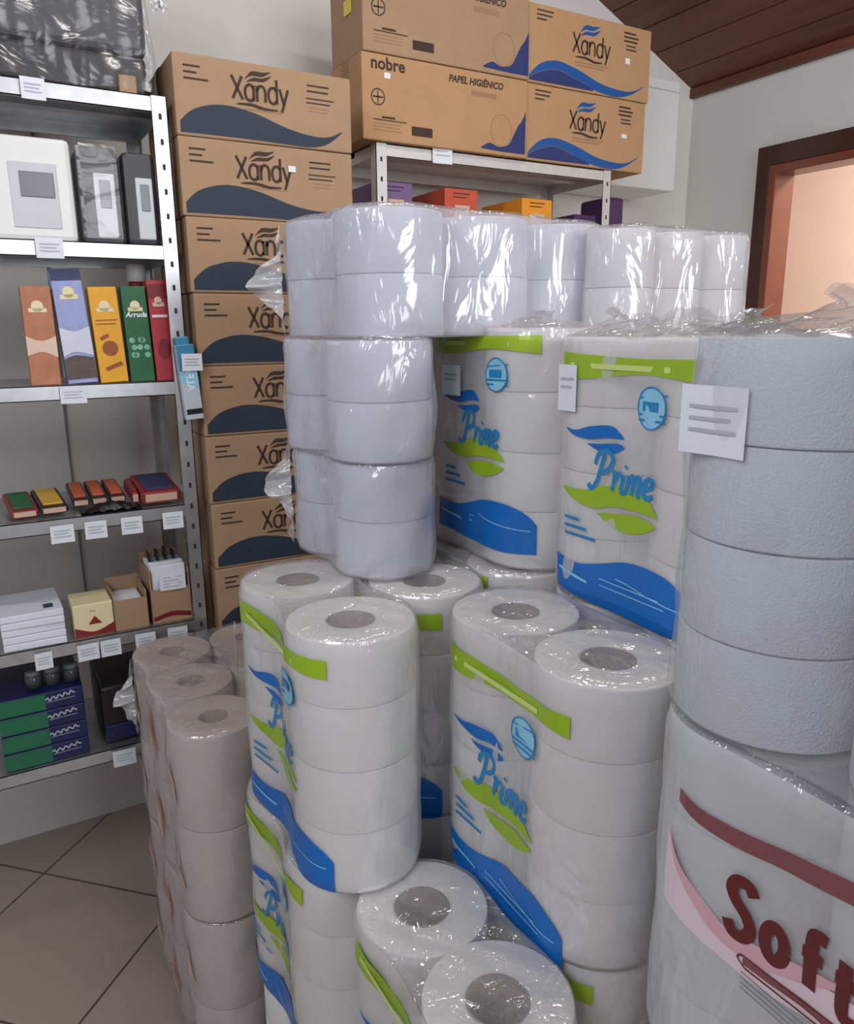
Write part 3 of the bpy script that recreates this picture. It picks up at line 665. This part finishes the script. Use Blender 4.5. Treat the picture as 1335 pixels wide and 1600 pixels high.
# ------------------------------------------------------------------ left shelf goods
def dispenser(label, x0, x1, z0, h, mt, win, y0=1.85, d=.12, group=None, film_on=False):
    r = thing('towel_dispenser', label, 'dispenser', (x0, y0, z0), 0, group); W = x1-x0
    m = MB(); m.rbox(0, 0, 0, W, d, h, .010); m.build('dispenser_body', mt, r)
    if win == 'label':
        m = MB(); m.rbox(W*.34, -.003, h*.06, W*.86, .004, h*.73, .0025); m.build('front_label', 'label_grey', r)
        m = MB(); m.rbox(W*.47, -.0045, h*.37, W*.74, .002, h*.66, .001); m.build('sight_window', 'smoke_window', r)
    else:
        m = MB(); m.rbox(W*.36, -.002, h*.12, W*.84, .002, h*.75, .0018); m.build('front_panel', 'label_grey', r)
        m = MB(); m.rbox(W*.46, -.004, h*.42, W*.80, .002, h*.66, .001); m.build('sight_window', 'smoke_window', r)
    if film_on:
        m = MB(); m.rbox(-.004, -.007, .001, W+.004, d+.004, h+.006, .008); m.build('plastic_wrap', 'film_dark', r)
    return r
dispenser('white wall dispenser with a grey window on the second shelf', .040, .226, 1.700, .200, 'white_plastic', 'w')
dispenser('charcoal dispenser with pale label, next to the white one', .238, .318, 1.700, .192, 'charcoal_plastic', 'label', film_on=True, group='charcoal dispensers')
dispenser('charcoal dispenser with pale label, nearest the shelf post', .326, .394, 1.700, .188, 'charcoal_plastic', 'label', group='charcoal dispensers')

# wrapped dark bundle on top
r = thing('wrapped_bundle', 'dark grey bundle wrapped in clear film on top of the left shelf', 'bundle', (.22, 1.86, 2.002))
m = MB(); m.rbox(-.30, 0, 0, .175, .26, .075, .008); m.build('base_tray', 'black_plastic', r)
m = MB()
m.rbox(-.31, .0, .078, .180, .27, .40, .014)
m.build('grey_panels', 'charcoal_plastic', r)
m = MB(); m.rbox(-.15, -.012, .0, -.11, .01, .035, .003); m.rbox(.115, -.012, .0, .15, .01, .035, .003); m.build('cardboard_corner', 'cardboard', r)
bm = MB(); vs = []; fs = []; n, k = 60, 26
for j in range(k+1):
    t = j/k
    for i in range(n+1):
        s_ = i/n
        if s_ < .8: x = -.33+.520*s_/.8; y = -.016
        else: x = .190; y = -.016+.28*(s_-.8)/.2
        wv = .007*math.sin(5*s_*6.28+t*5)+.004*math.sin(13*s_-t*14)
        vs.append((x-(.02*t if s_ > .78 else 0)+(wv if s_ > .8 else 0), y-(abs(wv) if s_ <= .8 else 0), .004+t*.40+.003*math.sin(20*s_)))
for j in range(k):
    for i in range(n): a = j*(n+1)+i; fs.append((a, a+1, a+n+2, a+n+1))
bm.add(vs, fs, 0, True); bm.build('plastic_wrap', 'film_dark', r)
m = MB(); vs = []; fs = []
for j in range(9):
    for i in range(13): vs.append((.190+.004*j+.004*math.sin(i*2), -.02+.006*math.sin(i*1.7+j), .185+.035*(i/12-.5)*(1+.4*math.sin(j*1.2))+.004*math.sin(j*2)))
for j in range(8):
    for i in range(12): a = j*13+i; fs.append((a, a+1, a+14, a+13))
m.add(vs, fs, 0, True); m.build('twisted_film_end', 'film_crinkled', r)

# incense boxes on shelf three
mat('inc_brown', (176, 112, 78), 0.5, noise=.2, nscale=40); mat('inc_lav', (150, 160, 205), 0.5, noise=.12, nscale=40); mat('inc_yel', (228, 164, 28), 0.5, noise=.08, nscale=40)
mat('inc_green', (30, 96, 58), 0.5, noise=.15, nscale=40); mat('inc_red', (168, 44, 56), 0.5, noise=.1, nscale=40); mat('inc_darkblue', (50, 56, 96), 0.5)
mat('cream', (226, 214, 170), 0.5); mat('inc_snow', (206, 208, 222), .5); mat('inc_earth', (92, 78, 76), .6, noise=.2, nscale=60); mat('mint', (120, 180, 150), .5, noise=.3, nscale=90); mat('spice', (150, 76, 24), .5)
mat('inc_darkred', (120, 20, 34), .5)
def incense(label, x0, x1, h, body, arts, lean=0, y=1.852, d=.045):
    x0 += .008; x1 += .010
    r = thing('incense_box', label, 'incense box', (x0, y, 1.4055), 0, 'upright incense boxes'); W = x1-x0
    r.rotation_euler = (R(-3), R(lean), 0)
    m = MB(); m.rbox(0, 0, 0, W, d, h, .0015); m.build('box_body', body, r)
    for i, (nm, mt_, fnc) in enumerate(arts):
        A = Art(); fnc(A, W, h); A.place(nm, mt_, lambda a, b, e=-.0005-.0004*i: (a, e, b), r)
    return r
dome = lambda A, W, h: (A.disc(W*.5, h*.80, W*.2, W*.2), A.rect(W*.2, h*.74, W*.8, h*.78))
incense('copper brown incense box, leftmost of the upright row', .094, .150, .205, 'inc_brown', [('printed_emblem', 'cream', dome), ('printed_picture', 'ink_peach', lambda A, W, h: A.band([(0, h*.5), (W*.5, h*.45), (W, h*.5)], [(0, h*.3), (W*.5, h*.34), (W, h*.28)], 8, 1))])
incense('tall lavender incense box with a dark blue top and snowy picture', .166, .224, .240, 'inc_lav', [('top_band', 'inc_darkblue', lambda A, W, h: A.rect(0, h*.90, W, h)), ('printed_emblem', 'cream', dome),
    ('snow_picture', 'inc_snow', lambda A, W, h: A.band([(0, h*.50), (W*.5, h*.46), (W, h*.50)], [(0, h*.24), (W*.4, h*.28), (W, h*.24)], 8, 1)),
    ('ground_picture', 'inc_earth', lambda A, W, h: A.band([(0, h*.22), (W*.4, h*.25), (W, h*.22)], [(0, h*.04), (W, h*.04)], 8, 1))], lean=-3)
incense('golden yellow incense box with spice picture', .232, .288, .205, 'inc_yel', [('printed_emblem', 'cream', dome), ('printed_lines', 'spice', lambda A, W, h: A.lines(W*.12, h*.66, (W*.76, W*.7), .002, .008)),
    ('spice_picture', 'spice', lambda A, W, h: (A.ribbon([(W*.2, h*.46), (W*.5, h*.50)], .007, sm=False), A.disc(W*.5, h*.36, W*.28, h*.08), A.ribbon([(W*.25, h*.14), (W*.85, h*.20)], .008, sm=False)))], lean=-2)
incense('dark green incense box with pale leaves', .296, .346, .208, 'inc_green', [('printed_emblem', 'cream', dome), ('lettering', 'ink_white', lambda A, W, h: A.text('Arruda', W*.5, h*.68, .0155, offset=.0003, shear=.3, center=True)),
    ('leaf_picture', 'mint', lambda A, W, h: [A.disc(W*(.5+.3*math.cos(q*1.3)), h*(.36+.09*math.sin(q*2.1)), W*.12) for q in range(9)])], lean=-1)
incense('red incense box nearest the shelf post', .352, .392, .222, 'inc_red', [('top_band', 'inc_darkred', lambda A, W, h: A.rect(0, h*.82, W, h*.96)), ('printed_emblem', 'ink_peach', dome), ('lettering', 'ink_rose', lambda A, W, h: A.lines(W*.1, h*.66, (W*.8,), .006, .01)),
    ('rose_picture', 'inc_darkred', lambda A, W, h: A.disc(W*.55, h*.32, W*.32, h*.1))], lean=-1)
m = MB(); m.lathe([(0, 0), (.026, 0), (.027, .01), (.027, .19), (.018, .215), (.018, .222), (0, .222)], 24)
r = thing('spray_bottle', 'bottle with white cap behind the red incense box', 'bottle', (.352, 1.95, 1.4055)); m.build('bottle_body', 'inc_darkred', r)
m = MB(); m.lathe([(0, .222), (.021, .222), (.021, .255), (.017, .262), (0, .262)], 24); m.build('bottle_cap', 'white_plastic', r)

# hanging box on the post
mat('box_teal', (50, 130, 170), .4); mat('box_pale', (186, 196, 206), .4)
r = thing('hanging_box', 'slim blue and silver box hung on the shelf post', 'box', (.427, LY-.028, 1.318), R(0)); r.rotation_euler = (0, R(-4), 0)
m = MB(); m.rbox(-.020, 0, 0, .020, .020, .168, .0015); m.build('box_body', 'box_pale', r)
Art().rect(-.0195, .110, .0195, .1675).place('blue_print', 'box_teal', lambda a, b: (a, -.0004, b), r)
Art().band([(-.0195, .19-.08), (.0195, .11)], [(-.0195, .085), (.0195, .07)], 6, 1).place('pale_blue_print', 'ink_lightblue', lambda a, b: (a, -.0004, b), r)
Art().rect(-.0165, .012, .0195, .024).place('black_strip', 'black_plastic', lambda a, b: (a, -.0006, b), r)
Art().text('ALFA', 0, 0, .024, offset=.0004, center=True).place('lettering', 'ink_white', lambda a, b: (-.001+b-.006, -.0008, .092+a), r)
m = MB(); m.rbox(-.018, .004, .165, .012, .012, .186, .003); m.build('hang_tab', 'box_teal', r)
card(.428, LY-.034, 1.447, .046, .038, 'price card clipped on the slim hanging box', None, 0, 0, seed=7)

# flat packets on shelf four
mat('pk_orange', (196, 84, 44), .35, noise=.2, nscale=50); mat('pk_dark', (44, 30, 32), .4); mat('pk_red', (132, 34, 36), .4); mat('pk_yellow', (206, 160, 50), .4)
def packet(label, x0, x1, z, body, y0=1.845, d=.15, h=.018, rot=0, win='pk_orange', grp='flat packets on the fourth shelf'):
    W = x1-x0; r = thing('flat_packet', label, 'packet', (x0, y0, z), R(rot), grp)
    r.rotation_euler = (R(6), 0, R(rot))
    m = MB(); m.rbox(0, 0, 0, W, d, h, .005); m.build('packet_body', body, r)
    m = MB(); m.rbox(W*.14, d*.10, h-.001, W*.86, d*.9, h+.004, .002); m.build('packet_window', win, r)
    m = MB(); m.rbox(W*.1, -.001, h*.2, W*.9, .001, h*.8, .0005); m.build('packet_label', 'ink_peach', r)
    return r
mb_ = L_LEVELS[3]
packet('orange snack packet, left of the three side by side', .158, .194, mb_+.008, 'pk_dark', 1.90)
packet('orange snack packet, middle of the three side by side', .198, .234, mb_+.008, 'pk_dark', 1.90)
packet('orange snack packet, right of the three side by side', .238, .274, mb_+.008, 'pk_dark', 1.90)
packet('yellow and dark packet at the left end of the fourth shelf', .088, .146, mb_+.006, 'pk_dark', 1.86, win='pk_yellow', rot=4)
packet('green and red packet leaning under the yellow packet', .030, .085, mb_+.004, 'pk_red', 1.86, win='inc_green', rot=4)
r = packet('dark red and navy picture box at the right of the fourth shelf', .300, .390, mb_+.006, 'pk_red', 1.85, h=.03, win='inc_darkblue', d=.16)
packet('thin dark red box between the black pouch and picture box', .283, .298, mb_+.006, 'pk_red', 1.87, d=.12, h=.03, win='pk_red')
m = MB(); vs = []; fs = []
for j in range(13):
    for i in range(25):
        s_, t = i/24, j/12; vs.append((.168+.13*s_, 1.838+.05*t, mb_+.003+.020*math.sin(PI*s_)*math.sin(PI*min(1, t*1.15+.05))+.002*math.sin(i*1.3+j)))
for j in range(12):
    for i in range(24): a = j*25+i; fs.append((a, a+1, a+26, a+25))
m.add(vs, fs, 0, True)
o = len(m.v); m.add([(x, y, mb_+.0006) for x, y in ((.168, 1.838), (.298, 1.838), (.298, 1.888), (.168, 1.888))], [(0, 3, 2, 1)])
tag(m.build('black_pouch', 'black_plastic'), 'shiny black pouch lying in front of the orange packets', 'pouch')

# shelf five
z5 = L_LEVELS[4]
for i in range(5):
    r = thing('paper_block', 'white block in the left pile of the fifth shelf, %s' % ('bottom', 'second from bottom', 'third from bottom', 'fourth from bottom', 'topmost')[i], 'notebook', (-.02, 1.84, z5+.001+i*.0165), R(((i*37) % 5)-2), 'white blocks piled on the fifth shelf')
    m = MB(); m.rbox(0, 0, 0, .128, .17, .0155, .002); m.build('pages', 'price_card', r)
    m = MB(); m.rbox(.09, .02, .0155, .11, .05, .016, .0002); m.build('blue_mark', 'inc_darkblue', r)
r = thing('small_carton', 'small cream carton with red triangle on the fifth shelf', 'carton', (.126, 1.842, z5+.001))
m = MB(); m.rbox(0, 0, 0, .086, .10, .080, .003); m.build('carton_body', 'cream', r)
fn = lambda a, b: (a, -.0005, b)
A = Art().band([(0, .026), (.043, .012), (.086, .028)], [(0, .002), (.043, .002), (.086, .002)], 12, 1); A.P.append([(.030, .030), (.060, .030), (.045, .050)]); A.place('red_print', 'pk_red', fn, r)
Art().text('\u2022\u2022\u2022', .035, .058, .012).place('small_text', 'ink_grey', fn, r)
r = thing('open_carton', 'open brown carton between the cream carton and the card filled one', 'carton', (.214, 1.845, z5+.001))
m = MB(); m.box(0, 0, 0, .076, .003, .074); m.box(0, .117, 0, .076, .12, .10); m.box(0, .003, 0, .003, .117, .09); m.box(.073, .003, 0, .076, .117, .09); m.box(.003, .003, 0, .073, .117, .003); m.build('carton_body', 'cardboard', r)
m = MB(); m.rbox(.006, .006, .004, .070, .112, .066, .004); m.build('contents', 'price_card', r)
r = thing('display_carton', 'tall brown carton filled with white cards beside the shelf post', 'carton', (.300, 1.845, z5+.001))
m = MB(); m.box(0, 0, 0, .092, .003, .085); m.box(0, .127, 0, .092, .13, .15); m.box(0, .003, 0, .003, .127, .13); m.box(.089, .003, 0, .092, .127, .13); m.box(.003, .003, 0, .089, .127, .003); m.build('carton_body', 'cardboard', r)
for i in range(5):
    m = MB(); m.rbox(.006, .010+i*.022, .004, .086, .024+i*.022, .140+.004*(i % 2), .002); m.build('white_card_bundle', 'price_card', r)
m = MB()
for i in range(4): m.box(.012+i*.019, .05, .13, .016+i*.019, .09, .160+.004*(i % 3))
m.build('dark_tips', 'hole_dark', r)
Art().band([(.002, .016), (.046, .026), (.09, .018)], [(.002, .006), (.046, .014), (.09, .006)], 10, 1).place('dark_red_print', 'inc_darkred', fn, r)
card(.352, 1.842, z5+.105, .060, .046, 'large price card on the card filled carton', None, 0, 0, 4, seed=4)

# shelf six: blue boxes
z6 = L_LEVELS[5]
mat('box_navy', (22, 30, 78), .4, noise=.1); mat('box_green', (30, 104, 72), .4)
for i in range(4):
    r = thing('blue_box', 'navy box with white script in the lowest shelf pile, %s' % ('bottom', 'second from bottom', 'third from bottom', 'top')[i], 'box', (-.05, 1.845, z6+.001+i*.044), 0, 'navy boxes piled on the lowest shelf')
    m = MB(); m.rbox(0, 0, 0, .178, .22, .0425, .002); m.build('box_body', 'box_navy', r)
    Art().rect(.0, .002, .098, .040).place('green_end', 'box_green', fn, r)
    A = Art(); pts = [(.098+q*.0045, .0245+.0045*math.sin(q*2.2)+.0006*q) for q in range(15)]; A.ribbon(pts, .0032); A.ribbon([(.10, .018), (.16, .020)], .0012, sm=False); A.place('script_lettering', 'ink_palegrey', fn, r)
for i, wh in enumerate(('leftmost', 'middle', 'rightmost')):
    r = thing('dark_jar', '%s of the three small dark jars on top of the navy boxes' % wh, 'jar', (.03+i*.040, 1.89, z6+.1775), 0, 'small jars on the navy boxes')
    m = MB(); m.lathe([(0, 0), (.018, 0), (.018, .028), (.015, .030), (0, .030)], 20); m.build('jar_body', 'smoke_window', r)
    m = MB(); m.lathe([(0, .0302), (.016, .0302), (.016, .038), (.014, .040), (0, .040)], 20); m.build('jar_lid', 'ink_grey', r)
r = thing('black_case', 'black case standing on the lowest shelf behind the towel bales', 'case', (.165, 1.86, z6+.001))
m = MB(); m.rbox(0, 0, 0, .20, .2, .15, .008); m.build('case_body', 'black_plastic', r)
m = MB(); m.rbox(.005, -.006, .01, .19, .0, .05, .003); m.build('blue_front', 'box_navy', r)

# cable on wall behind left shelf
m = MB(); m.box(.205, YW-.008, .4, .211, YW, 2.6); tag(m.build('wall_cable', 'ink_grey'), 'thin grey cable running down the wall behind the left shelf', 'cable')

# ------------------------------------------------------------------ back shelf goods
mat('bx_purple', (112, 84, 130), .5, noise=.08); mat('bx_red', (190, 76, 52), .5, noise=.08); mat('bx_orange', (226, 146, 34), .5, noise=.08); mat('bx_violet', (70, 40, 84), .5)
def gbox(label, x0, x1, y0, d, z0, h, mt_, rz=0):
    r = thing('incense_carton', label, 'box', (x0, y0, z0), rz, 'coloured boxes on the back shelf'); W = x1-x0
    m = MB(); m.rbox(0, 0, 0, W, d, h, .002); m.build('box_body', mt_, r)
    Art().rect(W*.3, h*.62, W*.75, h*.80).place('front_label', 'ink_peach', fn, r)
    Art().lines(W*.25, h*.95, (W*.5, W*.4), .003, .010).place('small_text', 'ink_brown', fn, r)
    return r
zb = 1.6855
gbox('purple box behind the shelf post', 1.008, 1.116, 2.0, .22, zb, .222, 'bx_purple')
gbox('tall red orange box beside the purple box', 1.222, 1.334, 2.0, .22, zb, .220, 'bx_red')
gbox('tall amber box at the middle of the back shelf', 1.496, 1.610, 2.0, .22, zb, .212, 'bx_orange')
gbox('low red box between the red orange and amber boxes', 1.342, 1.480, 2.0, .16, zb, .115, 'bx_red')
gbox('low amber box right of the tall amber box', 1.616, 1.700, 2.0, .16, zb, .125, 'bx_orange')
gbox('violet box at the right end of the back shelf', 1.712, 1.800, 2.01, .16, zb, .18, 'bx_violet')
mat('pearl', (190, 180, 190), .4, noise=.3, nscale=60); mat('leafgreen', (40, 90, 70), .5, noise=.3, nscale=80)
r = thing('gift_bag', 'pale patterned bag hanging behind the right post of the back shelf', 'bag', (1.86, 2.02, 1.75)); m = MB(); m.rbox(0, 0, 0, .07, .14, .18, .01); m.build('bag_body', 'bx_violet', r)
m = MB(); m.rbox(.01, -.004, .02, .06, .0, .08, .001); m.build('bag_print', 'leafgreen', r)
m = MB(); m.box(.03, .06, .18, .034, .064, .24); m.build('bag_loop', 'leafgreen', r)
